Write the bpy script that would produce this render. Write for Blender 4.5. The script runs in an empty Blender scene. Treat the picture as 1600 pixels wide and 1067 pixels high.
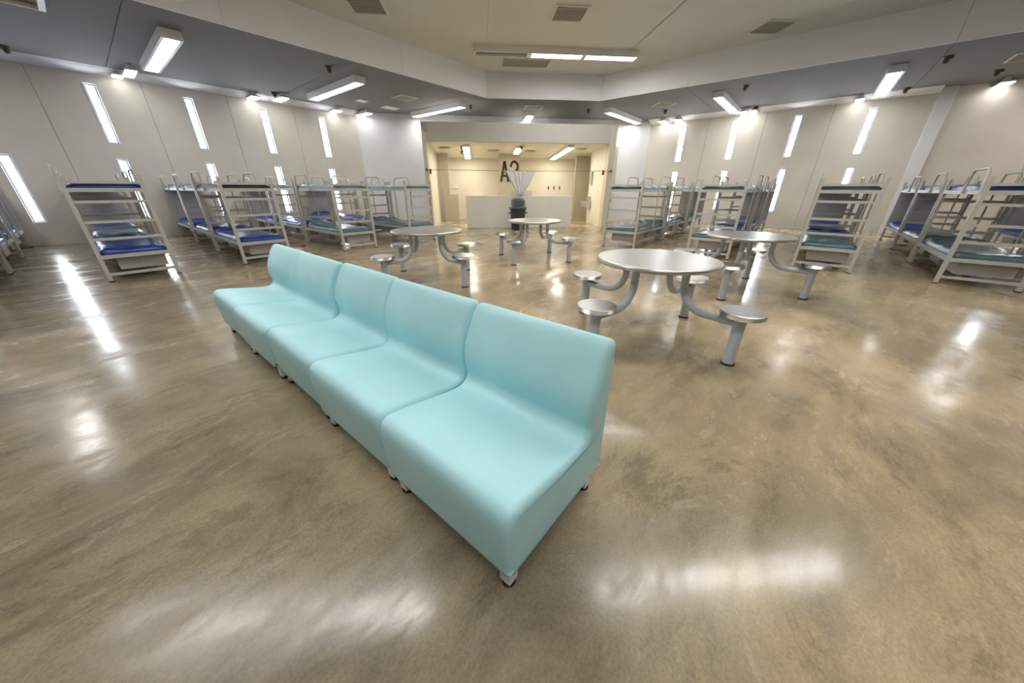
import bpy, math, random
from mathutils import Matrix, Vector
from mathutils.geometry import tessellate_polygon
import bmesh
random.seed(7)
R = math.radians
sc = bpy.context.scene
COL = sc.collection

# ------------------------------------------------------------------ camera, world, exposure
cam_d = bpy.data.cameras.new('camera'); cam = bpy.data.objects.new('camera', cam_d); COL.objects.link(cam)
cam_d.sensor_fit = 'HORIZONTAL'; cam_d.sensor_width = 36.0; cam_d.lens = 515.84 * 36.0 / 1600.0
cam_d.clip_start = 0.05; cam_d.clip_end = 200
M = Matrix.Rotation(R(39.826 - 90), 4, 'Z') @ Matrix.Rotation(R(90 - 24.85), 4, 'X') @ Matrix.Rotation(R(0.163), 4, 'Z')
M.translation = Vector((0, 0, 1.25)); cam.matrix_world = M
sc.camera = cam
w = bpy.data.worlds.new('daylight'); sc.world = w; w.use_nodes = True
w.node_tree.nodes['Background'].inputs[0].default_value = (0.75, 0.85, 1.0, 1); w.node_tree.nodes['Background'].inputs[1].default_value = 1.0
vs = sc.view_settings; vs.view_transform = 'Standard'; vs.look = 'None'; vs.gamma = 1.0; vs.use_curve_mapping = False
vs.exposure = 1.2
LAMP = 9.5         # tube diffusers under the low ceiling
LAMP_HIGH = 14.0   # longer lights of the raised ceiling
LAMP_SHORT = 5.0
LAMP_ALCOVE = 12.0
WIN = 10.0         # frosted panes in daylight

# ------------------------------------------------------------------ materials
MAT = {}
def mat(name, col, rough=0.5, metal=0.0, spec=0.5, noise=0.0, nscale=6.0, bump=0.0, bscale=60.0, coat=0.0, emit=None, estr=0.0, trans=0.0, alpha=1.0, stretch=(1, 1, 1)):
    m = bpy.data.materials.new(name); m.use_nodes = True; nt = m.node_tree; b = nt.nodes['Principled BSDF']
    def S(k, v):
        if k in b.inputs: b.inputs[k].default_value = v
    c = tuple(col) + (1,)
    S('Base Color', c); S('Roughness', rough); S('Metallic', metal); S('Specular IOR Level', spec); S('Coat Weight', coat)
    S('Transmission Weight', trans); S('Alpha', alpha)
    if emit: S('Emission Color', tuple(emit) + (1,)); S('Emission Strength', estr)
    tc = nt.nodes.new('ShaderNodeTexCoord'); mp = nt.nodes.new('ShaderNodeMapping'); mp.inputs['Scale'].default_value = stretch
    nt.links.new(tc.outputs['Object'], mp.inputs['Vector'])
    if noise:
        n = nt.nodes.new('ShaderNodeTexNoise'); n.inputs['Scale'].default_value = nscale; n.inputs['Detail'].default_value = 5
        nt.links.new(mp.outputs[0], n.inputs['Vector'])
        r = nt.nodes.new('ShaderNodeValToRGB'); r.color_ramp.elements[0].position = 0.3; r.color_ramp.elements[1].position = 0.7
        r.color_ramp.elements[0].color = tuple(x * (1 - noise) for x in col) + (1,)
        r.color_ramp.elements[1].color = tuple(min(1, x * (1 + noise)) for x in col) + (1,)
        nt.links.new(n.outputs['Fac'], r.inputs['Fac']); nt.links.new(r.outputs[0], b.inputs['Base Color'])
    if bump:
        n2 = nt.nodes.new('ShaderNodeTexNoise'); n2.inputs['Scale'].default_value = bscale; n2.inputs['Detail'].default_value = 3
        nt.links.new(mp.outputs[0], n2.inputs['Vector'])
        bp = nt.nodes.new('ShaderNodeBump'); bp.inputs['Strength'].default_value = bump; bp.inputs['Distance'].default_value = 0.01
        nt.links.new(n2.outputs['Fac'], bp.inputs['Height']); nt.links.new(bp.outputs[0], b.inputs['Normal'])
    MAT[name] = m; return m

mat('wall_beige', (0.70, 0.67, 0.59), 0.75, noise=0.05, nscale=1.2, bump=0.08, bscale=90)
mat('wall_white', (0.80, 0.81, 0.825), 0.55, noise=0.03, nscale=1.5)
mat('wall_warm', (0.70, 0.635, 0.56), 0.75, noise=0.04, nscale=1.0)
mat('portal', (0.62, 0.60, 0.55), 0.6, noise=0.03, nscale=2)
mat('cream', (0.84, 0.80, 0.68), 0.5, noise=0.03, nscale=1.5)
mat('cream_trim', (0.72, 0.66, 0.52), 0.5)
mat('tan', (0.45, 0.41, 0.30), 0.6, noise=0.03)  # cream walls facing the room, their shade put into the colour
mat('knee', (0.88, 0.85, 0.77), 0.6, noise=0.03, nscale=2)
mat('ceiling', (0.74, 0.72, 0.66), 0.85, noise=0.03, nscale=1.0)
mat('ceiling_low_shaded', (0.235, 0.228, 0.225), 0.85, noise=0.03, nscale=1.0)  # same plaster as the raised ceiling, darkened: shade painted into the colour
mat('fascia', (0.90, 0.905, 0.925), 0.7, noise=0.02, nscale=1.0)
mat('joint', (0.22, 0.21, 0.19), 0.9)
mat('white_metal', (0.90, 0.90, 0.90), 0.45)
mat('bed_paint', (0.57, 0.56, 0.515), 0.38, noise=0.04, nscale=5)
mat('bed_panel', (0.50, 0.50, 0.50), 0.5, noise=0.05, nscale=4)
mat('box_paint', (0.50, 0.48, 0.46), 0.45, noise=0.06, nscale=7)
mat('vinyl_blue', (0.018, 0.060, 0.30), 0.28, noise=0.25, nscale=3, bump=0.9, bscale=9)
mat('vinyl_teal', (0.095, 0.185, 0.215), 0.28, noise=0.2, nscale=3, bump=0.9, bscale=8)
mat('vinyl_pale', (0.20, 0.32, 0.40), 0.3, noise=0.2, nscale=4, bump=0.5, bscale=9)
mat('vinyl_dark', (0.03, 0.055, 0.08), 0.4, noise=0.2, nscale=3)
mat('steel', (0.57, 0.56, 0.54), 0.33, metal=1.0, noise=0.08, nscale=30, stretch=(1, 8, 1))
mat('steel_rim', (0.72, 0.70, 0.68), 0.22, metal=1.0)
mat('arm_paint', (0.55, 0.62, 0.68), 0.3)
mat('black', (0.015, 0.015, 0.016), 0.5)
mat('turquoise', (0.48, 0.83, 0.90), 0.42, noise=0.07, nscale=2.2, bump=0.05, bscale=120)
mat('leg_white', (0.82, 0.82, 0.82), 0.35)
mat('can', (0.045, 0.055, 0.065), 0.5)
mat('lid', (0.085, 0.12, 0.13), 0.45)
mat('bag', (0.92, 0.92, 0.92), 0.35, trans=0.2, noise=0.06, nscale=14, bump=0.4, bscale=25)
mat('red', (0.38, 0.03, 0.02), 0.4)
mat('wire', (0.25, 0.2, 0.13), 0.5)
mat('grille', (0.50, 0.47, 0.40), 0.6)
mat('grille_dark', (0.30, 0.28, 0.235), 0.7)
mat('bronze', (0.14, 0.11, 0.075), 0.45, metal=0.5)
mat('tube_off', (0.42, 0.37, 0.27), 0.5)
mat('bead', (0.40, 0.41, 0.46), 0.5)
mat('frame', (0.72, 0.74, 0.78), 0.4)
mat('lamp', (0.9, 0.9, 0.9), 0.5, emit=(1.0, 0.975, 0.945), estr=LAMP)
mat('lamp_high', (0.9, 0.9, 0.9), 0.5, emit=(1.0, 0.975, 0.945), estr=LAMP_HIGH)
mat('lamp_short', (0.9, 0.9, 0.9), 0.5, emit=(1.0, 0.975, 0.945), estr=LAMP_SHORT)
mat('lamp_alcove', (0.9, 0.9, 0.9), 0.5, emit=(1.0, 0.92, 0.76), estr=LAMP_ALCOVE)
mat('pane', (0.9, 0.9, 0.9), 0.4, emit=(0.86, 0.93, 1.0), estr=WIN)

def floor_material():
    m = bpy.data.materials.new('polished_concrete'); m.use_nodes = True; nt = m.node_tree; N = nt.nodes; L = nt.links
    b = N['Principled BSDF']; tc = N.new('ShaderNodeTexCoord')
    def noise(scale, detail, stretch, rot, rough=0.6, dist=0.0):
        mp = N.new('ShaderNodeMapping'); mp.inputs['Scale'].default_value = stretch; mp.inputs['Rotation'].default_value = (0, 0, R(rot))
        L.new(tc.outputs['Object'], mp.inputs['Vector'])
        n = N.new('ShaderNodeTexNoise'); n.inputs['Scale'].default_value = scale; n.inputs['Detail'].default_value = detail
        n.inputs['Roughness'].default_value = rough; n.inputs['Distortion'].default_value = dist
        L.new(mp.outputs[0], n.inputs['Vector']); return n.outputs['Fac']
    def ramp(fac, stops):
        r = N.new('ShaderNodeValToRGB'); e = r.color_ramp.elements
        while len(e) < len(stops): e.new(0.5)
        for i, (p, c) in enumerate(stops):
            e[i].position = p; e[i].color = tuple(c) + (1,) if len(c) == 3 else c
        L.new(fac, r.inputs['Fac']); return r.outputs[0]
    def mix(fac, a, c, mode='MIX'):
        x = N.new('ShaderNodeMix'); x.data_type = 'RGBA'; x.blend_type = mode
        if isinstance(fac, float): x.inputs[0].default_value = fac
        else: L.new(fac, x.inputs[0])
        for s, v in ((6, a), (7, c)):
            if isinstance(v, tuple): x.inputs[s].default_value = v + (1,)
            else: L.new(v, x.inputs[s])
        return x.outputs[2]
    big = noise(0.42, 6, (1, 1, 1), 0, 0.65, 0.4)
    col = ramp(big, [(0.32, (0.27, 0.220, 0.155)), (0.46, (0.36, 0.29, 0.195)), (0.58, (0.47, 0.375, 0.245)), (0.72, (0.56, 0.46, 0.33))])
    sw = noise(1.5, 9, (0.8, 1.5, 1), -38, 0.72, 0.5)
    col = mix(0.75, col, mix(1.0, col, ramp(sw, [(0.32, (0.52, 0.53, 0.55)), (0.48, (1, 1, 1)), (0.68, (1.45, 1.42, 1.36))]), 'MULTIPLY'))
    fine = noise(85, 4, (1, 1, 1), 0, 0.75)
    col = mix(0.40, col, mix(1.0, col, ramp(fine, [(0.3, (0.45, 0.45, 0.45)), (0.6, (1.2, 1.2, 1.2))]), 'MULTIPLY'))
    smudge = ramp(noise(1.35, 12, (0.8, 1.7, 1), -30, 0.8, 0.3), [(0.545, (0, 0, 0)), (0.60, (0.85, 0.85, 0.85)), (0.7, (1, 1, 1))])
    col = mix(smudge, col, mix(1.0, col, (0.70, 0.71, 0.71), 'MULTIPLY'))
    scuff = ramp(noise(2.3, 10, (0.7, 3.2, 1), -30, 0.8, 0.5), [(0.645, (0, 0, 0)), (0.68, (0.8, 0.8, 0.8))])
    col = mix(scuff, col, (0.46, 0.41, 0.33))
    # greyer and darker towards low x, slightly lighter beyond an irregular boundary
    sx = N.new('ShaderNodeSeparateXYZ'); L.new(tc.outputs['Object'], sx.inputs[0])
    wob = N.new('ShaderNodeMath'); wob.operation = 'MULTIPLY_ADD'; L.new(noise(0.7, 5, (1, 1, 1), 0, 0.6), wob.inputs[0]); wob.inputs[1].default_value = 2.6; L.new(sx.outputs[0], wob.inputs[2])
    mr = N.new('ShaderNodeMapRange'); mr.interpolation_type = 'SMOOTHSTEP'; mr.inputs[1].default_value = 1.2; mr.inputs[2].default_value = 2.7; L.new(wob.outputs[0], mr.inputs[0])
    col = mix(mr.outputs[0], mix(1.0, col, (0.72, 0.735, 0.76), 'MULTIPLY'), mix(1.0, col, (1.06, 1.05, 1.0), 'MULTIPLY'))
    L.new(col, b.inputs['Base Color'])
    rr = ramp(noise(1.7, 9, (0.8, 1.7, 1), -35, 0.75, 0.4), [(0.3, (0.10, 0.10, 0.10)), (0.48, (0.17, 0.17, 0.17)), (0.66, (0.36, 0.36, 0.36))])
    L.new(rr, b.inputs['Roughness'])
    b.inputs['Specular IOR Level'].default_value = 0.45
    bp = N.new('ShaderNodeBump'); bp.inputs['Strength'].default_value = 0.05; bp.inputs['Distance'].default_value = 0.01
    L.new(noise(11, 5, (1, 1.8, 1), -35, 0.6), bp.inputs['Height']); L.new(bp.outputs[0], b.inputs['Normal'])
    MAT['floor'] = m
floor_material()

# ------------------------------------------------------------------ mesh helpers
class MB:
    def __init__(s): s.v = []; s.f = []; s.sm = []
    def add(s, v, f, smooth=False):
        o = len(s.v); s.v += [tuple(p) for p in v]; s.f += [tuple(i + o for i in q) for q in f]; s.sm += [smooth] * len(f); return s
    def box(s, x0, x1, y0, y1, z0, z1):
        v = [(x, y, z) for z in (z0, z1) for y in (y0, y1) for x in (x0, x1)]
        return s.add(v, [(0, 2, 3, 1), (4, 5, 7, 6), (0, 1, 5, 4), (2, 6, 7, 3), (0, 4, 6, 2), (1, 3, 7, 5)])
    def prism(s, poly, z0, z1):
        a = sum(poly[i][0] * poly[(i + 1) % len(poly)][1] - poly[(i + 1) % len(poly)][0] * poly[i][1] for i in range(len(poly)))
        if a < 0: poly = poly[::-1]
        n = len(poly); v = [(x, y, z0) for x, y in poly] + [(x, y, z1) for x, y in poly]
        f = [tuple(range(n))[::-1], tuple(range(n, 2 * n))] + [(i, (i + 1) % n, n + (i + 1) % n, n + i) for i in range(n)]
        return s.add(v, f)
    def lathe(s, prof, cx=0, cy=0, n=24, smooth=True, caps=True):
        v = []; f = []
        for r, z in prof:
            for i in range(n):
                a = 2 * math.pi * i / n; v.append((cx + r * math.cos(a), cy + r * math.sin(a), z))
        for k in range(len(prof) - 1):
            for i in range(n):
                j = (i + 1) % n; f.append((k * n + i, k * n + j, (k + 1) * n + j, (k + 1) * n + i))
        s.add(v, f, smooth)
        if caps:
            m = len(prof) - 1
            s.add([v[i] for i in range(n)], [tuple(range(n))[::-1]]); s.add([v[m * n + i] for i in range(n)], [tuple(range(n))])
        return s
    def tube(s, pts, r, n=10, caps=True):
        pts = [Vector(p) for p in pts]; v = []; f = []; up = None
        for i, p in enumerate(pts):
            t = (pts[min(i + 1, len(pts) - 1)] - pts[max(i - 1, 0)]).normalized()
            if up is None: up = t.orthogonal().normalized()
            up = (up - t * up.dot(t)).normalized(); q = t.cross(up)
            for k in range(n):
                a = 2 * math.pi * k / n; v.append(p + (up * math.cos(a) + q * math.sin(a)) * r)
        for i in range(len(pts) - 1):
            for k in range(n):
                j = (k + 1) % n; f.append((i * n + k, i * n + j, (i + 1) * n + j, (i + 1) * n + k))
        s.add(v, f, True)
        if caps:
            m = (len(pts) - 1) * n; s.add(v[:n], [tuple(range(n))[::-1]]); s.add(v[m:], [tuple(range(n))])
        return s
    def mesh(s, name, m):
        me = bpy.data.meshes.new(name); me.from_pydata(s.v, [], s.f); me.update()
        me.polygons.foreach_set('use_smooth', s.sm); me.materials.append(MAT[m]); me.validate(); return me
    def obj(s, name, m, parent=None, loc=None, rz=0.0):
        return link(name, s.mesh(name, m), parent, loc, rz)
def link(name, data, parent=None, loc=None, rz=0.0):
    o = bpy.data.objects.new(name, data); COL.objects.link(o)
    if parent: o.parent = parent
    if loc: o.location = loc
    if rz: o.rotation_euler = (0, 0, rz)
    return o
def empty(name, loc=(0, 0, 0), rz=0.0, parent=None):
    o = link(name, None, parent, loc, rz); o.empty_display_size = 0.1; return o
def tag(o, label, cat, group=None):
    o['label'] = label; o['category'] = cat
    if group: o['group'] = group
    return o
def struct(o, label=None):
    o['kind'] = 'structure'
    if label: o['label'] = label
    return o
def bev(o, wd=0.01, seg=2):
    m = o.modifiers.new('bevel', 'BEVEL'); m.width = wd; m.segments = seg; m.limit_method = 'ANGLE'; return o
D45 = R(-45)   # local x along the portal (to the right), local y into its depth

# ------------------------------------------------------------------ room constants
YL, XR = 13.57, 15.81          # window walls
ZC, ZU = 3.74, 4.375           # lower ceiling, raised ceiling
XB, YB = -9.0, -9.0            # walls behind the photographer
S1, S2 = (8.85, 8.40), (11.35, 5.90)

fl = MB().box(XB - .3, 19, YB - .3, 19, -0.2, 0).obj('floor', 'floor'); struct(fl, 'polished tan concrete floor with worn patches')

# window walls: precast panels with slit windows
def panel_mesh(x0, x1, holes, z1=3.9, t=0.22):
    g = 0.004; mb = MB(); x0 += g; x1 -= g
    if not holes: return mb.box(x0, x1, 0, t, 0, z1)
    a, b = holes[0][0], holes[0][1]
    mb.box(x0, a, 0, t, 0, z1).box(b, x1, 0, t, 0, z1)
    z = 0
    for (_, _, h0, h1) in sorted(holes, key=lambda h: h[2]):
        mb.box(a, b, 0, t, z, h0); z = h1
    mb.box(a, b, 0, t, z, z1); return mb
ZW = ((0.50, 1.905), (2.22, 3.445))
win_n = [0]
def window(loc, rz, wd, z0, z1, where):
    win_n[0] += 1
    e = struct(empty('window_%d' % win_n[0], (loc[0], loc[1], 0), rz), where)
    def ring(b0, b1, y0, y1):
        return MB().box(b0, b1, y0, y1, z0 + b0, z1 - b0).box(wd - b1, wd - b0, y0, y1, z0 + b0, z1 - b0).box(b1, wd - b1, y0, y1, z0 + b0, z0 + b1).box(b1, wd - b1, y0, y1, z1 - b1, z1 - b0)
    ring(0, .013, -0.012, 0.10).obj('window_frame', 'frame', e)
    ring(.013, .048, 0.045, 0.10).obj('glazing_bead', 'bead', e)
    MB().box(.048, wd - .048, 0.06, 0.075, z0 + .048, z1 - .048).obj('pane', 'pane', e)
ORD = ['leftmost', 'second', 'third', 'fourth', 'fifth', 'sixth', 'seventh', 'eighth']

wl = struct(empty('wall_left', (0, YL, 0)), 'beige precast left wall with two tiers of slit windows')
LX = {0.845: .217, 2.569: .217, 4.285: .217, 5.995: .217, -0.90: .217, -2.62: .217, -4.34: .217}  # columns left of view are extra windows, added for their light
seams = [XB, -6.79, -5.07, -3.35, -1.63, 0.10, 1.84, 3.55, 5.26, 7.42]
for a, b in zip(seams, seams[1:]):
    hs = [(x, x + wd, z0, z1) for x, wd in LX.items() if a < x < b for z0, z1 in ZW]
    panel_mesh(a, b, hs).obj('wall_panel', 'wall_beige', wl)
jb = MB()
for s_ in seams[1:-1]: jb.box(s_ - .02, s_ + .02, 0.02, 0.2, 0, 3.9)
jb.obj('joint_filler', 'joint', wl)
for i, x in enumerate(sorted(LX)):
    for k, (z0, z1) in enumerate(ZW):
        window((x, YL), 0, LX[x], z0, z1, '%s slit window %s of the left wall' % ('lower' if k == 0 else 'upper', ORD[i]))

# right wall: local x runs towards -Y, local y into the wall (+X)
wr = struct(empty('wall_right', (XR, 0, 0), R(-90)), 'beige precast right wall with two tiers of slit windows')
RY = [6.40, 4.68, 2.922, 1.173, -0.54]
RY = RY[1:]
rs = [-5.9, -3.71, -1.95, -0.23, 1.86]
for a, b in zip(rs, rs[1:]):
    hs = [(-y, -y + .232, z0, z1) for y in RY if a < -y < b for z0, z1 in ZW]
    panel_mesh(a, b, hs).obj('wall_panel', 'wall_beige', wr)
for a, b in ((2.16, 3.95), (3.95, 5.65), (5.65, 7.4), (7.4, 9.0)):
    hs = [(x, x + .232, z0, z1) for x in (4.6, 6.3) if a < x < b for z0, z1 in ZW]
    panel_mesh(a, b, hs).obj('wall_panel', 'wall_warm', wr)
jb = MB()
for s_ in rs[1:-1]: jb.box(s_ - .02, s_ + .02, 0.02, 0.2, 0, 3.9)
jb.obj('joint_filler', 'joint', wr)
bev(MB().box(1.86, 2.16, -0.14, .22, 0, 3.74).obj('pilaster', 'wall_white', wr), .01)
for i, y in enumerate(RY + [-4.6, -6.3]):
    for k, (z0, z1) in enumerate(ZW):
        window((XR, y), R(-90), .232, z0, z1, '%s slit window %s of the right wall' % ('lower' if k == 0 else 'upper', ORD[i]))

# walls behind the photographer
struct(MB().box(XB - .2, XR + .2, YB - .2, YB, 0, 4.5).obj('wall_rear', 'wall_beige'), 'plain beige wall behind the viewpoint')
struct(MB().box(XB - .2, XB, YB, YL + .2, 0, 4.5).obj('wall_side', 'wall_beige'), 'plain beige side wall behind the viewpoint')

# white back wall, broken by the washroom block
P0, P1 = Vector((7.35, 13.57)), Vector((15.81, 5.85)); U = (P1 - P0).normalized(); Nn = Vector((-U.y, U.x))
if Nn.x < 0: Nn = -Nn
def bw(t0, t1, z0, z1, mb):
    a = P0 + U * t0; b = P0 + U * t1
    return mb.prism([tuple(a), tuple(b), tuple(b + Nn * .2), tuple(a + Nn * .2)], z0, z1)
LT = (P1 - P0).length; ta, tb = 3.05, 8.60
m_ = MB(); bw(-.15, ta, 0, 3.74, m_); bw(tb, LT + .15, 0, 3.74, m_); bw(ta, tb, 3.0, 3.74, m_)
struct(m_.obj('wall_back', 'wall_white'), 'white painted block wall closing the room at the back')

# sloped cove along the tops of the window walls
def cove(name, pts, lab):
    o = MB(); v = []
    (ax, ay), (bx, by), (nx, ny) = pts
    for x, y in ((ax, ay), (bx, by)):
        v += [(x, y, 3.63), (x, y, 3.745), (x + nx * .38, y + ny * .38, 3.745), (x + nx * .30, y + ny * .30, 3.70)]
    o.add(v, [(0, 1, 2, 3), (7, 6, 5, 4), (0, 3, 7, 4), (3, 2, 6, 7), (0, 4, 5, 1), (1, 5, 6, 2)])
    return struct(o.obj(name, 'fascia'), lab)
cove('trim_1', ((XB, YL), (7.35, YL), (0, -1)), 'pale cove strip along the top of the left wall')
cove('trim_2', ((XR, 5.85), (XR, -1.86), (-1, 0)), 'pale cove strip along the top of the right wall')

# ------------------------------------------------------------------ ceilings
ce = struct(empty('ceiling', (0, 0, ZC)), 'pale plaster ceiling, raised over the middle of the room')
g = .006
def cpanel(poly, z0, z1, m, nm='ceiling_panel'):
    return MB().prism(poly, z0 - ZC, z1 - ZC).obj(nm, m, ce)
def rect(a, b, c, d): return [(a + g, c + g), (b - g, c + g), (b - g, d - g), (a + g, d - g)]
T = .06
for a, b in zip([XB - .2, -5.58, -2.13, 1.31, 4.75], [-5.58, -2.13, 1.31, 4.75, 8.2]):
    cpanel(rect(a, b, 8.44, YL + .2), ZC, ZC + T, 'ceiling_low_shaded')
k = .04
cpanel([(8.2 + g, 8.44 + g), (S1[0] + .02, 8.44 + g), (S2[0] + .04 + g, S2[1] + .02), (11.39 + g, 3.45 + g), (XR + .4, 3.45 + g), (XR + .4, YL + .4), (8.2 + g, YL + .4)], ZC, ZC + T, 'ceiling_low_shaded')
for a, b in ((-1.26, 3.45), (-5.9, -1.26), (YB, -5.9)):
    cpanel(rect(11.39, XR + .4, a, b), ZC, ZC + T, 'ceiling_low_shaded')
cpanel(rect(XB - .2, -5.04, YB, 8.44), ZC, ZC + T, 'ceiling_low_shaded'); cpanel(rect(-5.04, 11.39, YB, -5.04), ZC, ZC + T, 'ceiling_low_shaded')
# raised part: three fields divided by joints running from the fascia corners
def line(s_, c): return ((c + s_) / 2, (c - s_) / 2)     # X+Y=c, X-Y=s_
sA, sB = S1[0] - S1[1], S2[0] - S2[1]
cpanel([(-5.1, -5.1), line(sA, -9.8), (S1[0], 8.45), (-5.1, 8.45)][0:4], ZU, ZU + T, 'ceiling')
q = .006
cpanel([(-5.1 + sA + q, -5.1), (S1[0] + q, S1[1] + .05), (S2[0] + .05, S2[1] + q), (-5.1 + sB, -5.1)], ZU, ZU + T, 'ceiling')
cpanel([(-5.1 + sB + 2 * q, -5.1), (11.42, 11.42 - sB - 2 * q), (11.42, -5.1)], ZU, ZU + T, 'ceiling')
MB().box(XB, XR + 1, YB, YL + 1, ZU + T - ZC + .02, ZU + T - ZC + .06).obj('joint_backing', 'joint', ce)
lowjb = MB()
for x in (-5.58, -2.13, 1.31, 4.75, 8.2): lowjb.box(x - .02, x + .02, 8.46, YL + .1, .02, .09)
for y in (3.45, -1.26, -5.9): lowjb.box(11.42, XR + .2, y - .02, y + .02, .02, .09)
lowjb.obj('joint_filler', 'joint', ce)
for a, b in zip([-5.0, -1.0, 2.48, 5.96], [-1.0, 2.48, 5.96, S1[0]]):
    MB().box(a + .003, b - .003, 8.40, 8.44, 0, ZU - ZC + .02).obj('fascia_panel', 'fascia', ce)
MB().prism([S1, S2, (S2[0] + .03, S2[1] + .03), (S1[0] + .03, S1[1] + .03)], 0, ZU - ZC + .02).obj('fascia_panel', 'fascia', ce)
for a, b in ((3.38, S2[1]), (-1.26, 3.38), (-5.0, -1.26)):
    MB().box(11.35, 11.39, a + .003, b - .003, 0, ZU - ZC + .02).obj('fascia_panel', 'fascia', ce)
MB().box(-5.04, -5.0, -5.0, 8.4, 0, ZU - ZC + .02).obj('fascia_panel', 'fascia', ce)
MB().box(-5.0, 11.35, -5.04, -5.0, 0, ZU - ZC + .02).obj('fascia_panel', 'fascia', ce)

# ------------------------------------------------------------------ washroom block (portal) in (s, d) coordinates
pt = struct(empty('wall_washroom', (0, 0, 0), D45), 'low washroom block with a wide opening at the back of the room')
s0, s1, o0, o1 = -1.72, 4.47, -1.60, 4.27; d0 = 12.09; DB = 15.85
bev(MB().box(s0, s1, d0, d0 + .16, 2.58, 3.10).obj('header', 'portal', pt), .008)
bev(MB().box(s0, o0, d0 - .015, d0 + .30, 0, 3.10).obj('jamb', 'cream_trim', pt), .008)
bev(MB().box(o1, s1, d0 - .015, d0 + .30, 0, 3.10).obj('jamb', 'cream_trim', pt), .008)
MB().box(s0, o0 - .02, d0 + .3, DB, 0, 2.7).obj('side_wall', 'cream', pt)
MB().box(o1 + .02, s1, d0 + .3, 14.1, 0, 2.7).obj('side_wall', 'cream', pt)
MB().box(5.2, 5.35, 14.1, DB, 0, 2.7).obj('side_wall', 'cream', pt)
MB().box(o1 + .02, 5.2, 14.0, 14.1, 0, 2.7).obj('side_wall', 'cream', pt)
MB().box(s0, 5.35, DB, DB + .15, 0, 2.7).obj('rear_wall', 'cream', pt)
# ceiling of the washroom falls gently to the rear
v = [(s0, d0 + .16, 2.585), (s1, d0 + .16, 2.585), (5.35, DB, 2.40), (s0, DB, 2.40)]
MB().add(v + [(x, y, z + .1) for x, y, z in v], [(0, 3, 2, 1), (4, 5, 6, 7), (0, 1, 5, 4), (2, 3, 7, 6), (1, 2, 6, 5), (3, 0, 4, 7)]).obj('washroom_ceiling', 'cream', pt)
MB().box(s0, s1, d0 + .16, DB + .15, 3.0, 3.10).obj('roof_slab', 'portal', pt)
# piers and half walls inside
MB().box(-1.42, -1.18, 14.55, 14.75, 0, 2.55).obj('pier', 'tan', pt)
MB().box(-1.18, -0.86, 14.55, 14.75, 0, 1.03).obj('half_wall', 'tan', pt)
MB().box(3.95, 4.6, 14.9, 15.1, 0, 2.55).obj('pier', 'tan', pt)
MB().box(-.30, 0.10, 15.3, 15.5, 0, 1.2).obj('half_wall', 'cream', pt)
pil = MB().box(0.80, 1.60, 14.5, 15.2, 0, 2.55).obj('pillar', 'tan', pt)
# A2 lettering on the pillar
def stroke(mb, pts, wd, y, th=0.012):
    for (x0, z0), (x1, z1) in zip(pts, pts[1:]):
        dx, dz = x1 - x0, z1 - z0; l = math.hypot(dx, dz); nx, nz = -dz / l * wd / 2, dx / l * wd / 2
        ex, ez = dx / l * wd * .12, dz / l * wd * .12
        q = [(x0 + nx - ex, z0 + nz - ez), (x0 - nx - ex, z0 - nz - ez), (x1 - nx + ex, z1 - nz + ez), (x1 + nx + ex, z1 + nz + ez)]
        vv = [(a, y, b) for a, b in q] + [(a, y - th, b) for a, b in q]
        mb.add(vv, [(0, 1, 2, 3), (7, 6, 5, 4), (0, 4, 5, 1), (1, 5, 6, 2), (2, 6, 7, 3), (3, 7, 4, 0)])
A = MB(); zb, zt, lw = 1.50, 2.20, .085
stroke(A, [(.86, zb), (1.005, zt)], lw, 14.495); stroke(A, [(1.005, zt), (1.15, zb)], lw, 14.495); stroke(A, [(.90, zb + .2), (1.11, zb + .2)], lw * .9, 14.493)
A.obj('letter', 'black', pil)
B = MB(); arc = [(1.385 + .135 * math.cos(a), zt - .165 + .165 * math.sin(a)) for a in [R(x) for x in range(185, -45, -23)]]
stroke(B, arc + [(1.25, zb + .05), (1.25, zb + .03)], lw, 14.495); stroke(B, [(1.22, zb + .03), (1.53, zb + .03)], lw, 14.493)
B.obj('letter', 'black', pil)
# knee wall in the opening
kn = struct(empty('wall_privacy', (0, 0, 0), D45), 'waist-high grey beige privacy wall with a raised centre in the washroom opening')
bev(MB().box(-.47, 3.16, 12.14, 12.32, 0, 1.03).obj('wall_body', 'knee', kn), .012)
bev(MB().box(.98, 1.775, 12.14, 12.32, 1.03, 1.20).obj('raised_centre', 'knee', kn), .012)
# wire across the opening with two red brackets
wi = tag(empty('wire_line', (0, 0, 0), D45), 'thin taut wire stretched across the washroom opening at head height', 'wire')
MB().tube([(-1.66, 12.03, 1.79), (1.3, 12.03, 1.77), (4.38, 12.03, 1.79)], .008, 6).obj('wire', 'wire', wi)
for s_ in (-1.66, 4.38): MB().lathe([(.03, 1.76), (.035, 1.79), (.03, 1.82)], s_, 12.045, 10).obj('bracket', 'bronze', wi)
def alarm(s_, d, z, lab):
    o = MB(); o.box(-.03, .03, -.03, .03, -.09, .05).box(-.022, .022, -.055, -.03, -.05, .03)
    tag(o.obj('alarm_unit', 'red', None, ((s_ + d) / math.sqrt(2), (d - s_) / math.sqrt(2), z), D45), lab, 'alarm')
alarm(-1.54, 12.05, 1.76, 'small red unit at the left end of the wire')
alarm(4.13, 12.05, 1.76, 'small red unit at the right end of the wire')
alarm(-1.97, 14.85, 1.98, 'small red wall unit left of the washroom opening')
o = MB().box(-.09, .09, -.06, .0, -.12, .12); o.box(-.07, .07, -.075, -.06, -.09, .09)
tag(o.obj('signal_box', 'grille', None, (7.43, 9.72, 2.95), D45), 'small grey brown box high on the left washroom jamb', 'signal box')

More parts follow.
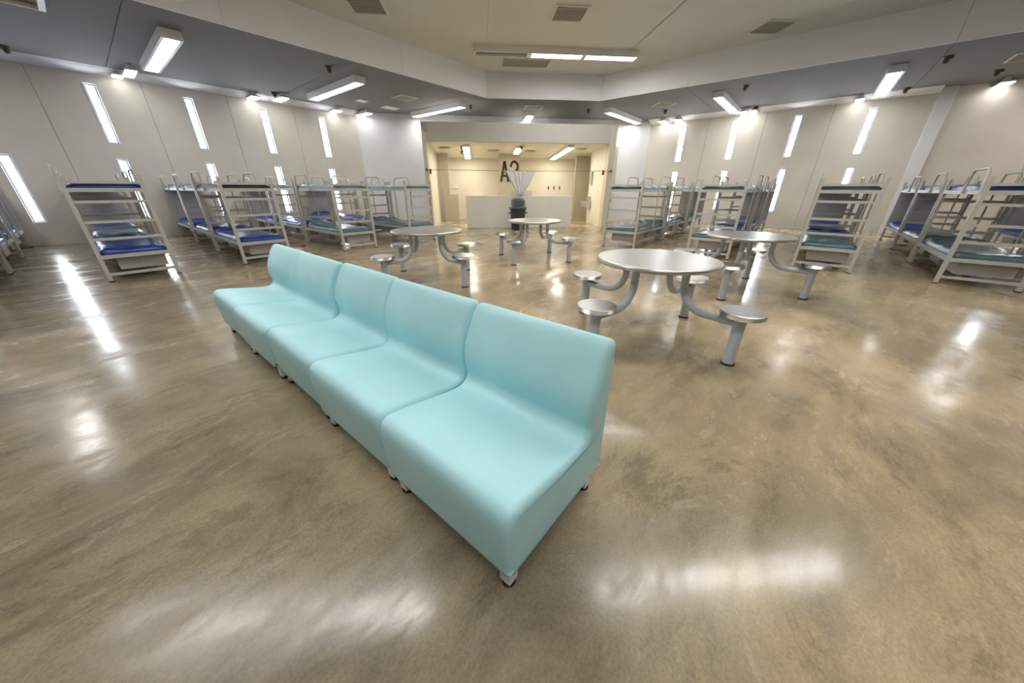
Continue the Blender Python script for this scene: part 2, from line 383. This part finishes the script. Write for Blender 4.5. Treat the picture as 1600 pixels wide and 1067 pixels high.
# washroom fittings on the right side wall
fo = tag(empty('drinking_fountain', ((4.27 + 13.7) / math.sqrt(2), (13.7 - 4.27) / math.sqrt(2), 0), D45), 'small stainless drinking fountain on the washroom right side wall', 'fountain')
m_ = MB(); m_.box(-.36, -.0, -.18, .18, .78, .82).box(-.30, 0, -.14, .14, .62, .78).box(-.12, 0, -.12, .12, .50, .62); m_.obj('basin', 'steel', fo)
MB().tube([(-.08, .1, .82), (-.08, .1, .90), (-.16, .1, .92)], .015, 8).obj('spout', 'steel_rim', fo)
MB().box(-.05, 0, -.1, .1, .82, .98).obj('back_plate', 'steel', fo)
o = MB().box(-.03, 0, -.11, .11, -.22, .22); o.box(-.04, -.03, -.09, .09, -.19, .19)
tag(o.obj('towel_panel', 'grille', None, ((4.27 + 13.7) / math.sqrt(2), (13.7 - 4.27) / math.sqrt(2), 1.62), D45), 'narrow grey metal panel on the washroom side wall above the fountain', 'wall panel')
for i, s_ in enumerate((3.02, 3.27, 3.52)):
    o = MB().box(-.025, .025, -.04, 0, -.07, .07); o.tube([(0, -.04, 0), (0, -.10, .0), (0, -.10, .04)], .012, 6)
    x, y = (s_ + DB) / math.sqrt(2), (DB - s_) / math.sqrt(2)
    tag(o.obj('shower_control', 'bronze', None, (x, y, 1.28), D45), '%s of three small wall controls on the cream washroom rear wall' % ('left', 'middle', 'right')[i], 'wall control', 'washroom wall controls')

# ------------------------------------------------------------------ lamps
def lamp(name, loc, rz, panels, lab, m='lamp', plen=1.25, wd=.30, h=.14, off=(), gap=.04, grp='fluorescent ceiling lights'):
    e = tag(empty(name, loc, rz), lab, 'ceiling light', grp); L_ = plen * panels; hw = wd / 2
    hs = MB(); hs.box(-hw, -hw + .045, .04, L_ - .04, 0, h).box(hw - .045, hw, .04, L_ - .04, 0, h).box(-hw, hw, 0, .04, 0, h).box(-hw, hw, L_ - .04, L_, 0, h).box(-hw + .045, hw - .045, .04, L_ - .04, h - .03, h)
    for i in range(1, panels): hs.box(-hw + .045, hw - .045, i * plen - gap, i * plen + gap, 0, h - .03)
    hs.obj('housing', 'white_metal', e)
    for i in range(panels):
        a, b = i * plen + (gap if i else .042), (i + 1) * plen - (gap if i < panels - 1 else .042)
        if i in off:
            MB().box(-hw + .046, hw - .046, a, b, .06, .075).obj('reflector', 'tube_off', e)
            for x in (-.05, .05): MB().tube([(x, a + .02, .035), (x, b - .02, .035)], .013, 8).obj('tube', 'tube_off', e)
        else:
            MB().box(-hw + .046, hw - .046, a, b, 0.002, .02).obj('diffuser', m, e)
    return e
ZL = ZC - .14
for X, lab in ((1.91, 'leftmost lit two-panel fluorescent light, on the low ceiling above the left bunks'), (5.32, 'two-panel fluorescent light mid way along the left ceiling'), (8.74, 'two-panel fluorescent light by the left end of the washroom block'), (-1.55, 'two-panel fluorescent light beyond the left edge of the picture'), (-5.0, 'added two-panel fluorescent light far to the left outside the picture')):  # the farthest left one is unseen, added for its light
    lamp('ceiling_light', (X, 9.33, ZL), 0, 2, lab, plen=1.32 if X > 8 else 1.40)
for Y, lab in ((6.15, 'two-panel fluorescent light by the right end of the washroom block'), (2.83, 'two-panel fluorescent light mid way along the right ceiling'), (-.66, 'two-panel fluorescent light over the right bunks near the pilaster'), (-4.1, 'two-panel fluorescent light beyond the right edge of the picture'), (-7.4, 'added two-panel fluorescent light far to the right outside the picture')):  # last one lies out of view, put in as extra light
    lamp('ceiling_light', (12.42, Y, ZL), R(-90), 2, lab, plen=1.38)
lamp('ceiling_light', (11.18, 8.5, ZL), D45, 1, 'short single-panel light above the centre of the washroom block', plen=1.3)
# raised ceiling: three-panel lights running parallel to the washroom front
def toplamp(c, smid, lab, off=()):
    # local y along (1,-1)
    d = c / math.sqrt(2); s_ = smid - 2.05
    x, y = (s_ + d) / math.sqrt(2), (d - s_) / math.sqrt(2)
    lamp('ceiling_light', (x, y, ZU - .13), R(-135), 3, lab, plen=1.37, h=.13, off=off, wd=.34, m='lamp_high', gap=.06)
toplamp(14.62, 2.03, 'long light on the raised ceiling with one unlit open panel', off=(0,))
toplamp(9.3, 2.03, 'long three-panel light on the raised ceiling above the turquoise seats')
toplamp(4.0, -2.95, 'long three-panel light overhead to the left of the viewpoint')
toplamp(4.0, 3.55, 'long three-panel light overhead to the right of the viewpoint')
toplamp(-1.5, 0.3, 'added long three-panel light behind the viewpoint')  # unseen lamp, added to brighten the foreground floor
# short lights by the window walls
def short(loc, rz, ln, lab, wd=.24):
    e = tag(empty('wall_light', loc, rz), lab, 'wall light', 'short lights at the wall tops'); hw = wd / 2
    hs = MB().box(-hw, hw, 0, ln, .02, .05).box(-.04, .04, .08, ln - .08, .05, ZC - loc[2]); hs.obj('housing', 'white_metal', e)
    MB().box(-hw + .02, hw - .02, .02, ln - .02, 0, .02).obj('diffuser', 'lamp_short', e)
zs = 3.60
short((1.46, 13.17, zs), 0, .30, 'left one of two short lights above the leftmost upper window', .20); short((1.63, 12.42, zs), 0, .72, 'right one of two short lights above the leftmost upper window', .20)
short((4.14, 13.02, zs), 0, .45, 'left one of two short lights at the middle of the left wall top'); short((4.71, 12.5, zs), 0, .68, 'right one of two short lights at the middle of the left wall top')
short((6.50, 13.0, zs), 0, .5, 'left one of two short lights by the left back corner'); short((7.38, 12.65, zs), 0, .75, 'right one of two short lights by the left back corner')
short((15.25, 5.28, zs), R(-90), .5, 'left one of two short lights by the right back corner'); short((15.3, 4.74, zs), R(-90), .5, 'right one of two short lights by the right back corner')
short((15.2, 2.60, zs), R(-90), .5, 'left one of two short lights at the middle of the right wall top'); short((15.2, 2.32, zs), R(-90), .5, 'right one of two short lights at the middle of the right wall top', .2)
short((15.3, -.28, zs), R(-90), .45, 'left one of two short lights right above the rightmost upper window', .2); short((15.25, -2.87, zs), R(-90), .55, 'short light at the wall top right of the pilaster')
# unlit open fixture at the top left
e = tag(empty('unlit_light', (-.70, 9.5, ZC), 0), 'unlit open fluorescent fixture at the top left corner of the picture', 'ceiling light')
f_ = MB(); f_.box(0, 1.27, -.32, -.29, -.05, 0).box(0, 1.27, .29, .32, -.05, 0).box(1.20, 1.27, -.29, .29, -.05, 0).box(0, .05, -.29, .29, -.05, 0); f_.obj('housing', 'white_metal', e)
MB().box(.05, 1.20, -.29, .29, -.012, 0).obj('reflector', 'tube_off', e)
for y in (-.15, .15): MB().tube([(.06, y, -.03), (1.19, y, -.03)], .016, 8).obj('tube', 'tube_off', e)
# washroom lights
def wl_(p, q, lab):
    p, q = Vector(p), Vector(q); dv = q - p; ln = Vector((dv.x, dv.y)).length
    e = tag(empty('washroom_light', tuple(p), math.atan2(dv.y, dv.x) - math.pi / 2), lab, 'ceiling light', 'washroom lights')
    e.rotation_euler.rotate_axis('X', math.atan2(dv.z, ln))
    MB().box(-.11, .11, 0, dv.length, .015, .10).obj('housing', 'white_metal', e)
    MB().box(-.095, .095, .02, dv.length - .02, 0, .015).obj('diffuser', 'lamp_alcove', e)
wl_((8.66, 9.22, 2.47), (10.55, 11.15, 2.34), 'washroom ceiling light at the left of the opening')
wl_((10.05, 8.08, 2.47), (10.85, 8.88, 2.40), 'short washroom ceiling light in the middle of the opening')
wl_((10.98, 6.62, 2.47), (13.05, 8.72, 2.34), 'washroom ceiling light at the right of the opening')

# ------------------------------------------------------------------ air grilles and sensors
def vent(loc, rz, a, b, lab, slats=9, m='grille'):
    e = tag(empty('air_vent', loc, rz), lab, 'vent', 'ceiling vents')
    f_ = MB(); t = .035
    f_.box(-a, a, -b, -b + t, -.02, 0).box(-a, a, b - t, b, -.02, 0).box(-a, -a + t, -b + t, b - t, -.02, 0).box(a - t, a, -b + t, b - t, -.02, 0); f_.obj('vent_frame', 'ceiling', e)
    MB().box(-a + t, a - t, -b + t, b - t, -.006, 0).obj('backing', 'grille_dark', e)
    sm = MB().box(-a + t, a - t, -.011, .011, -.016, -.004).mesh('slat', m); n = slats
    for i in range(n): link('slat', sm, e, (0, -b + t + (2 * b - 2 * t) * (i + .5) / n, 0))
vent((7.30, 4.64, ZU), D45, .33, .33, 'square vent on the raised ceiling above the long light')
vent((4.60, 7.42, ZU), D45, .33, .33, 'square vent on the raised ceiling at the top left of the picture')
vent((10.55, 1.64, ZU), D45, .33, .33, 'square vent on the raised ceiling at the right')
vent((8.97, 7.02, ZU), D45, .66, .34, 'wide rectangular return grille on the raised ceiling behind the long light', 14)
vent((7.25, 10.3, ZC), 0, .29, .30, 'square vent on the low ceiling left of the washroom block')
vent((10.75, 8.05, ZC), D45, .30, .30, 'square vent on the low ceiling above the washroom block')
vent((13.05, 4.5, ZC), D45, .30, .30, 'square vent on the low ceiling right of the washroom block')
vent((13.3, -2.65, ZC), R(-90), .30, .36, 'vent on the low ceiling at the right edge of the picture')
def sensor(loc, rz, lab, s=1.0):
    e = tag(empty('ceiling_sensor', loc, rz), lab, 'sensor', 'bronze ceiling sensors')
    MB().lathe([(.075 * s, 0), (.075 * s, -.012 * s), (.05 * s, -.02 * s)], n=14).obj('mount', 'bronze', e)
    MB().lathe([(.045 * s, -.018 * s), (.05 * s, -.07 * s), (.032 * s, -.12 * s), (.0, -.125 * s)], .01, 0, 12, caps=False).obj('head', 'bronze', e)
    MB().box(-.09 * s, -.03 * s, -.02 * s, .02 * s, -.06 * s, -.012 * s).obj('bracket', 'bronze', e)
for x, y, z, lab in ((4.53, 9.2, ZC, 'bronze sensor in front of the second left ceiling light'), (4.52, 12.7, ZC, 'bronze sensor close to the left wall'), (9.22, 9.5, ZC, 'bronze sensor at the left corner of the raised ceiling'), (9.1, 12.2, ZC, 'bronze sensor at the far left end of the third ceiling light'),
                     (12.2, 6.76, ZC, 'bronze sensor at the right corner of the raised ceiling'), (12.24, 2.16, ZC, 'bronze sensor right of the sixth ceiling light'), (15.3, 2.26, ZC, 'bronze sensor close to the right wall'), (12.36, -1.35, ZC, 'bronze sensor by the ceiling joint at the right'),
                     (15.2, -1.14, ZC, 'bronze sensor by the ceiling joint above the pilaster'), (14.37, -2.47, ZC, 'bronze sensor at the right edge of the picture'), (-.02, 12.83, ZC, 'bronze sensor at the left edge of the picture'), (4.42, 4.87, ZU, 'bronze sensor at the top edge left of centre'), (7.2, 1.58, ZU, 'bronze sensor at the top edge right of centre'), (14.0, 4.75, ZC, 'small bronze sensor behind the right low vent')):
    sensor((x, y, z), R(40), lab)
for s_, d, z, lab in ((-.55, 12.9, 2.53, 'bronze sensor left of the left washroom light'), (1.45, 12.7, 2.535, 'bronze sensor over the middle washroom light'), (3.2, 12.7, 2.535, 'bronze sensor right of the right washroom light'), (-.6, 13.9, 2.48, 'bronze sensor deep inside the washroom on the left')):
    sensor(((s_ + d) / math.sqrt(2), (d - s_) / math.sqrt(2), z), R(40), lab, .8)

for x, y, a, b, lab in ((6.63, 11.7, .16, .16, 'small pale access plate on the low ceiling left of the back corner vent'), (7.75, 11.9, .27, .2, 'larger pale access plate on the low ceiling near the left back corner')):
    o = bev(MB().box(-a, a, -b, b, -.012, 0).obj('access_plate', 'fascia', None, (x, y, ZC)), .003); tag(o, lab, 'access plate')
for s_, d, z, lab in ((-1.15, 13.3, 2.515, 'small vent on the washroom ceiling at the far left'), (.55, 13.75, 2.485, 'small vent on the washroom ceiling left of the pillar'), (1.88, 13.8, 2.48, 'small vent on the washroom ceiling right of the pillar'), (3.62, 13.2, 2.52, 'small vent on the washroom ceiling at the far right')):
    vent(((s_ + d) / math.sqrt(2), (d - s_) / math.sqrt(2), z), D45, .20, .11, lab, 4)
o = MB().box(-.12, .12, -.05, 0, -.05, .05); o.box(-.10, -.02, -.06, -.05, -.03, .03); o.box(.02, .10, -.06, -.05, -.03, .03)
tag(o.obj('outlet_box', 'white_metal', None, ((-1.0 + DB) / math.sqrt(2), (DB + 1.0) / math.sqrt(2), 1.30), D45), 'small pale double box on the cream washroom wall at the left', 'wall box')

# ------------------------------------------------------------------ turquoise seats
def seat_profile():
    # (x depth, z) going round from the lower front over seat and back to the lower rear
    P = [(.012, .118), (.006, .20), (0, .30), (.002, .362), (.016, .396), (.05, .412), (.12, .406), (.25, .386), (.36, .369), (.43, .366), (.467, .380), (.484, .412), (.478, .455), (.472, .51), (.484, .58), (.525, .67), (.562, .730), (.588, .751), (.614, .750), (.627, .730), (.631, .66), (.633, .45), (.634, .25), (.634, .118)]
    out = []
    for i in range(len(P) - 1):
        p0, p1, p2, p3 = P[max(i - 1, 0)], P[i], P[i + 1], P[min(i + 2, len(P) - 1)]
        for k in range(4):
            t = k / 4
            out.append(tuple(.5 * (2 * b + (c - a) * t + (2 * a - 5 * b + 4 * c - d) * t * t + (3 * b - a - 3 * c + d) * t ** 3) for a, b, c, d in zip(p0, p1, p2, p3)))
    return out + [P[-1]] + [(.634 - .622 * k / 8, .118) for k in range(1, 8)]
def seat_mesh(wd=.701, r=.030):
    prof = seat_profile(); n = len(prof)
    nor = []
    for i in range(n):
        a, b = prof[i - 1], prof[(i + 1) % n]; dx, dz = b[0] - a[0], b[1] - a[1]; l = math.hypot(dx, dz) or 1
        nor.append((-dz / l, dx / l))
    # orientation: outward normals
    cx = sum(p[0] for p in prof) / n; cz = sum(p[1] for p in prof) / n
    if sum((p[0] - cx) * q[0] + (p[1] - cz) * q[1] for p, q in zip(prof, nor)) < 0: nor = [(-a, -b) for a, b in nor]
    rings = []
    for k in range(6):
        a = math.pi / 2 * k / 5; rings.append((r * (1 - math.sin(a)), r * (1 - math.cos(a))))   # (inset, y)
    seq = [(i_, y) for i_, y in rings] + [(i_, wd - y) for i_, y in rings[::-1]]
    v = []; f = []
    for ins, y in seq:
        for p, q in zip(prof, nor):
            v.append((p[0] - q[0] * ins, y, p[1] - q[1] * ins))
    m = len(seq)
    for k in range(m - 1):
        for i in range(n):
            j = (i + 1) % n; f.append((k * n + i, k * n + j, (k + 1) * n + j, (k + 1) * n + i))
    tri = tessellate_polygon([[Vector((p[0], p[1], 0)) for p in prof]])
    mb = MB(); mb.add(v, f, True)
    mb.add(v[:n], [tuple(t) for t in tri]); mb.add(v[(m - 1) * n:], [tuple(t)[::-1] for t in tri])
    return mb.mesh('seat_shell', 'turquoise')
shell = seat_mesh()
bm = bmesh.new(); bm.from_mesh(shell); bmesh.ops.recalc_face_normals(bm, faces=bm.faces); bm.to_mesh(shell); bm.free()
leg_me = MB().box(-.022, .022, -.022, .022, .022, .125).mesh('leg', 'leg_white')
glide_me = MB().lathe([(.022, 0), (.026, .006), (.026, .018), (.016, .024)], n=14).mesh('glide', 'black')
seat_lab = ['nearest turquoise moulded lounge seat, at the right end of the row', 'second turquoise moulded lounge seat from the near end of the row', 'third and middle turquoise moulded lounge seat of the row', 'fourth turquoise moulded lounge seat from the near end of the row', 'farthest turquoise moulded lounge seat, at the left end of the row']
for i in range(5):
    y0 = .405 + .711 * i
    e = tag(empty('lounge_seat', (.472 + (0, .004, .012, 0, .006)[i], y0, 0), R((0, .2, -.5, .3, 0)[i])), seat_lab[i], 'seat', 'turquoise lounge seats in a row')
    link('seat_shell', shell, e)
    for x in (.06, .585):
        for y in (.05, .653):
            lg = link('leg', leg_me, e, (x, y, 0)); link('glide', glide_me, lg)

# ------------------------------------------------------------------ round tables with fixed stools
top_me = MB().lathe([(.0, .672), (.48, .672), (.48, .672), (.498, .676), (.505, .688), (.505, .698), (.498, .708), (.485, .711), (.485, .711), (.0, .711)], n=64, caps=False).mesh('tabletop', 'steel')
ar = [(.28, 0, .672), (.28, 0, .60), (.281, 0, .54)]
for a in range(0, 91, 10): ar.append((.28 + .20 - .20 * math.cos(R(a)) + .0, 0, .54 - .20 * math.sin(R(a))))
ar += [(.60, 0, .338), (.745, 0, .336)]
arm_me = MB().tube(ar, .031, 14).mesh('arm', 'arm_paint')
post_me = MB().lathe([(.042, .0), (.042, .405)], n=20).mesh('post', 'arm_paint')
foot_me = MB().lathe([(.05, 0), (.05, .012), (.044, .014)], n=20).mesh('floor_plate', 'black')
stool_me = MB().lathe([(.0, .400), (.148, .400), (.148, .400), (.151, .404), (.151, .404), (.151, .433), (.151, .433), (.146, .438), (.146, .438), (.0, .438)], n=36, caps=False).mesh('stool_seat', 'steel')
hub_me = MB().lathe([(.30, .655), (.30, .672)], n=32).mesh('under_plate', 'arm_paint')
for x, y, rot, lab in ((3.02, .89, -13, 'nearest round steel table with four fixed stools, right of the turquoise seats'), (5.45, .50, -3, 'round steel table with fixed stools standing before the right bunks'), (3.05, 4.15, 0, 'round steel table with fixed stools just behind the turquoise seat row'), (5.36, 3.93, 9, 'farthest round steel table with fixed stools, before the grey trash can')):
    e = tag(empty('stool_table', (x, y, 0), R(rot)), lab, 'table', 'round canteen tables')
    link('tabletop', top_me, e); link('under_plate', hub_me, e)
    for k in range(4):
        a = R(90 * k); link('arm', arm_me, e, None, a)
        px, py = .745 * math.cos(a), .745 * math.sin(a)
        p = link('post', post_me, e, (px, py, 0)); link('floor_plate', foot_me, p)
        link('stool_seat', stool_me, e, (px, py, 0))

# ------------------------------------------------------------------ bunk beds
W, LB, PS = .78, 1.93, .045
hp = PS / 2
post = MB().box(-hp, hp, -hp, hp, .012, 1.415).mesh('post', 'bed_paint')
cap = MB().box(-hp - .004, hp + .004, -hp - .004, hp + .004, 0, .014).mesh('foot', 'black')
def hbar(z0, z1, t=.034): return MB().box(hp, W - hp, -t / 2, t / 2, z0, z1)
rung = hbar(-.018, .018).mesh('rung', 'bed_paint'); erail = hbar(-.025, .025, .042).mesh('end_rail', 'bed_paint')
srail = MB().box(-.02, .02, hp, LB - hp, -.025, .025).mesh('side_rail', 'bed_paint')
pan = MB().box(.03, W - .03, .03, LB - .03, -.02, -.006).mesh('bunk_pan', 'bed_panel')
bx = MB().box(0, .52, 0, .62, .14, .292).mesh('storage_box', 'box_paint'); bxl = MB().box(-.008, .528, -.008, .628, .292, .30).mesh('box_lid', 'bed_paint')
epan = MB().box(hp, W - hp, -.006, .006, .44, 1.17).mesh('end_panel', 'bed_panel')
grab = MB().tube([(0, 0, .33), (0, 0, 1.30), (0, .03, 1.44), (0, .07, 1.50), (0, .13, 1.51), (0, .62, 1.51), (0, .68, 1.50), (0, .72, 1.44), (0, .75, 1.30), (0, .75, .33)], .014, 8).mesh('grab_rail', 'bed_paint')
grab_s = MB().tube([(0, 0, 1.20), (0, .01, 1.30), (0, .06, 1.46), (0, .09, 1.50), (0, .14, 1.51), (0, .61, 1.51), (0, .66, 1.50), (0, .69, 1.46), (0, .74, 1.30), (0, .75, 1.20)], .015, 8).mesh('grab_rail', 'bed_paint')
def bed(loc, rz, lab, hoops, panel, detail=True):
    e = tag(empty('bunk_bed', loc, rz), lab, 'bunk bed', 'steel bunk beds')
    for x in (hp, W - hp):
        for y in (hp, LB - hp):
            p = link('post', post, e, (x, y, 0)); link('foot', cap, p)
        for z in (.345, 1.218): link('side_rail', srail, e, (x, 0, z))
    for y in (hp, LB - hp):
        for z in (.10, .585, .81, 1.07, 1.315): link('rung', rung, e, (0, y, z))
        for z in (.345, 1.218): link('end_rail', erail, e, (0, y, z))
    for z in (.365, 1.235): link('bunk_pan', pan, e, (0, 0, z))
    for y in (.12, 1.02):
        b_ = link('storage_box', bx, e, (.17, y, 0)); link('box_lid', bxl, b_)
    for sx, y in hoops: link('grab_rail', grab_s if sx == 'L' else grab, e, (-.012 if sx == 'L' else W + .012, y, 0))
    if panel: link('end_panel', epan, e, (0, LB - hp - .03, 0))
    return e
def mattress_mesh(seed, pillow):
    rnd = random.Random(seed); nx, ny = 12, 26; wx, wy, h = .70, 1.84, .085
    ph = [(rnd.uniform(2, 9), rnd.uniform(2, 7), rnd.uniform(0, 6), rnd.uniform(.002, .006)) for _ in range(7)]
    v = []; f = []
    def top(u, t):
        e_ = min(u, 1 - u) * wx; g_ = min(t, 1 - t) * wy
        z = h * (1 - max(0, 1 - e_ / .05) ** 2 * .45) * (1 - max(0, 1 - g_ / .05) ** 2 * .4)
        for a, b, c, d in ph: z += d * math.sin(a * u * 2 + b * t * 4 + c)
        if pillow == 1: z += .05 * math.exp(-((t - .91) / .07) ** 2)
        if pillow == 2: z += .05 * math.exp(-((t - .09) / .07) ** 2)
        return z
    for j in range(ny + 1):
        for i in range(nx + 1):
            u, t = i / nx, j / ny; v.append((u * wx, t * wy, top(u, t)))
    for j in range(ny):
        for i in range(nx):
            a = j * (nx + 1) + i; f.append((a, a + 1, a + nx + 2, a + nx + 1))
    rim = [i for i in range(nx + 1)] + [j * (nx + 1) + nx for j in range(1, ny + 1)] + [ny * (nx + 1) + i for i in range(nx - 1, -1, -1)] + [j * (nx + 1) for j in range(ny - 1, 0, -1)]
    o = len(v)
    for k in rim:
        x, y, z = v[k]; v.append((x + (.012 if x < .01 else -.012 if x > wx - .01 else 0), y + (.012 if y < .01 else -.012 if y > wy - .01 else 0), 0))
    n = len(rim)
    for k in range(n):
        l = (k + 1) % n; f.append((rim[l], rim[k], o + k, o + l))
    mb = MB(); mb.add(v, f, True); mb.add([v[o + k] for k in range(n)], [tuple(range(n))[::-1]]); return mb
mats = {}
for c in ('blue', 'teal', 'pale', 'dark'):
    for p in (0, 1, 2): mats[c, p] = mattress_mesh(hash((c == 'blue', c == 'teal', p)) % 97, p).mesh('mattress', 'vinyl_' + c)
CN = {'blue': 'royal blue', 'teal': 'dull teal', 'pale': 'pale grey blue', 'dark': 'dark slate'}
COLN = ['first', 'second', 'third', 'fourth', 'fifth']; ROWN = ['front', 'middle', 'back']
def place(block, ci, ri, loc, rz, low, up, hoops, panel):
    where = '%s bed of the %s column in the %s block' % (ROWN[ri], COLN[ci], block)
    short_where = '%s bed, %s column, %s block' % (ROWN[ri], COLN[ci], block)
    bed(loc, rz, 'grey steel bunk bed, ' + where, hoops, panel)
    ca, sa = math.cos(rz), math.sin(rz)
    for tier, c, z in (('lower', low, .36), ('upper', up, 1.23)):
        if not c: continue
        p = (1 if ri != 1 else 2) if tier == 'lower' else 0
        x, y = .04, .045
        o = link('mattress', mats[c, p], None, (loc[0] + x * ca - y * sa, loc[1] + x * sa + y * ca, z), rz + R(random.uniform(-.4, .4)))
        tag(o, '%s mattress, %s bunk, %s' % (CN[c], tier, short_where), 'mattress', 'vinyl bunk mattresses')
LROW = (7.50, 9.53, 11.56)
LEFT = [(-1.86, ['blue', 'blue', 'blue'], ['blue'] * 3), (-.13, ['blue', 'pale', 'blue'], ['blue', 'dark', 'blue']), (1.50, ['blue', 'blue', 'blue'], ['dark', 'dark', 'blue']), (3.30, ['teal', 'blue', 'blue'], ['pale', 'dark', 'teal']), (5.00, ['teal', 'blue', 'blue'], ['pale', 'teal', 'dark'])]
for ci, (x, lo, up) in enumerate(LEFT):
    for ri in range(3):
        hoops = [('L', .0)] if (ci == 1 and ri == 0) else [('L', 1.05)]
        hoops.append(('R', .95 if ri == 0 else .15))
        place('left', ci, ri, (x, LROW[ri], 0), 0, lo[ri], up[ri], hoops, ri == 2)
RROW = (7.66, 9.69, 11.72)
RIGHT = [(3.58, ['teal', 'teal', 'teal'], ['teal', 'pale', 'pale']), (1.72, ['teal', 'blue', 'blue'], ['teal', 'pale', 'teal']), (-.02, ['teal', 'blue', 'blue'], ['teal', 'pale', 'pale']), (-1.70, ['teal', 'teal', 'blue'], ['blue', 'blue', 'pale']), (-3.45, ['blue', 'blue', 'blue'], ['blue', 'blue', 'blue'])]
for ci, (y, lo, up) in enumerate(RIGHT):
    for ri in range(3):
        hoops = [('L', .05 if ci in (2, 3) or ri == 1 else 1.05), ('R', 1.0 if ri == 0 else .15)]
        place('right', ci, ri, (RROW[ri], y, 0), R(-90), lo[ri], up[ri], hoops, ri == 2)

# ------------------------------------------------------------------ trash can and the plastic sheet above it
tx, ty = 9.02, 7.28
e = tag(empty('trash_can', (tx, ty, 0), D45), 'dark grey round trash can with domed lid before the privacy wall', 'trash can')
MB().lathe([(.20, 0), (.215, .02), (.245, .60), (.255, .62), (.27, .625), (.275, .65), (.27, .675), (.25, .68)], n=32).obj('can_body', 'can', e)
for s_ in (-1, 1): MB().tube([(s_ * .245, -.07, .52), (s_ * .295, -.05, .53), (s_ * .295, .05, .53), (s_ * .245, .07, .52)], .016, 8).obj('handle', 'can', e)
ld = MB().lathe([(.285, .675), (.288, .70), (.27, .715), (.24, .73), (.232, .88), (.222, .92), (.19, .955), (.10, .972), (0, .975)], n=32, caps=False).obj('dome_lid', 'lid', e)
MB().box(-.14, .14, -.245, -.21, .745, .90).obj('flap', 'lid', ld)
# plastic sheet: wide at the wire, gathered at the bottom
def sheet():
    nu, nv = 60, 16; v = []; f = []
    for j in range(nv + 1):
        t = j / nv; half = .46 * (1 - t) ** .8 + .035; z = 1.765 - .72 * t
        for i in range(nu + 1):
            u = i / nu * 2 - 1; am = .028 * (1 - .5 * t) * (.35 + t * 1.1)
            v.append((u * half + .01 * math.sin(9 * u + 3 * t), am * math.sin(u * 17 + 1.5 * math.sin(4 * u)) - .03 * t, z + .012 * math.sin(u * 11) * (1 - t)))
    for j in range(nv):
        for i in range(nu):
            a = j * (nu + 1) + i; f.append((a, a + 1, a + nu + 2, a + nu + 1))
    mb = MB(); mb.add(v, f, True); o = mb.obj('plastic_sheet', 'bag', None, ((1.37 + 12.03) / math.sqrt(2), (12.03 - 1.37) / math.sqrt(2), 0), D45)
    s_ = o.modifiers.new('thickness', 'SOLIDIFY'); s_.thickness = .003; return o
tag(sheet(), 'whitish plastic sheet gathered to a point, hanging from the wire', 'plastic sheet')
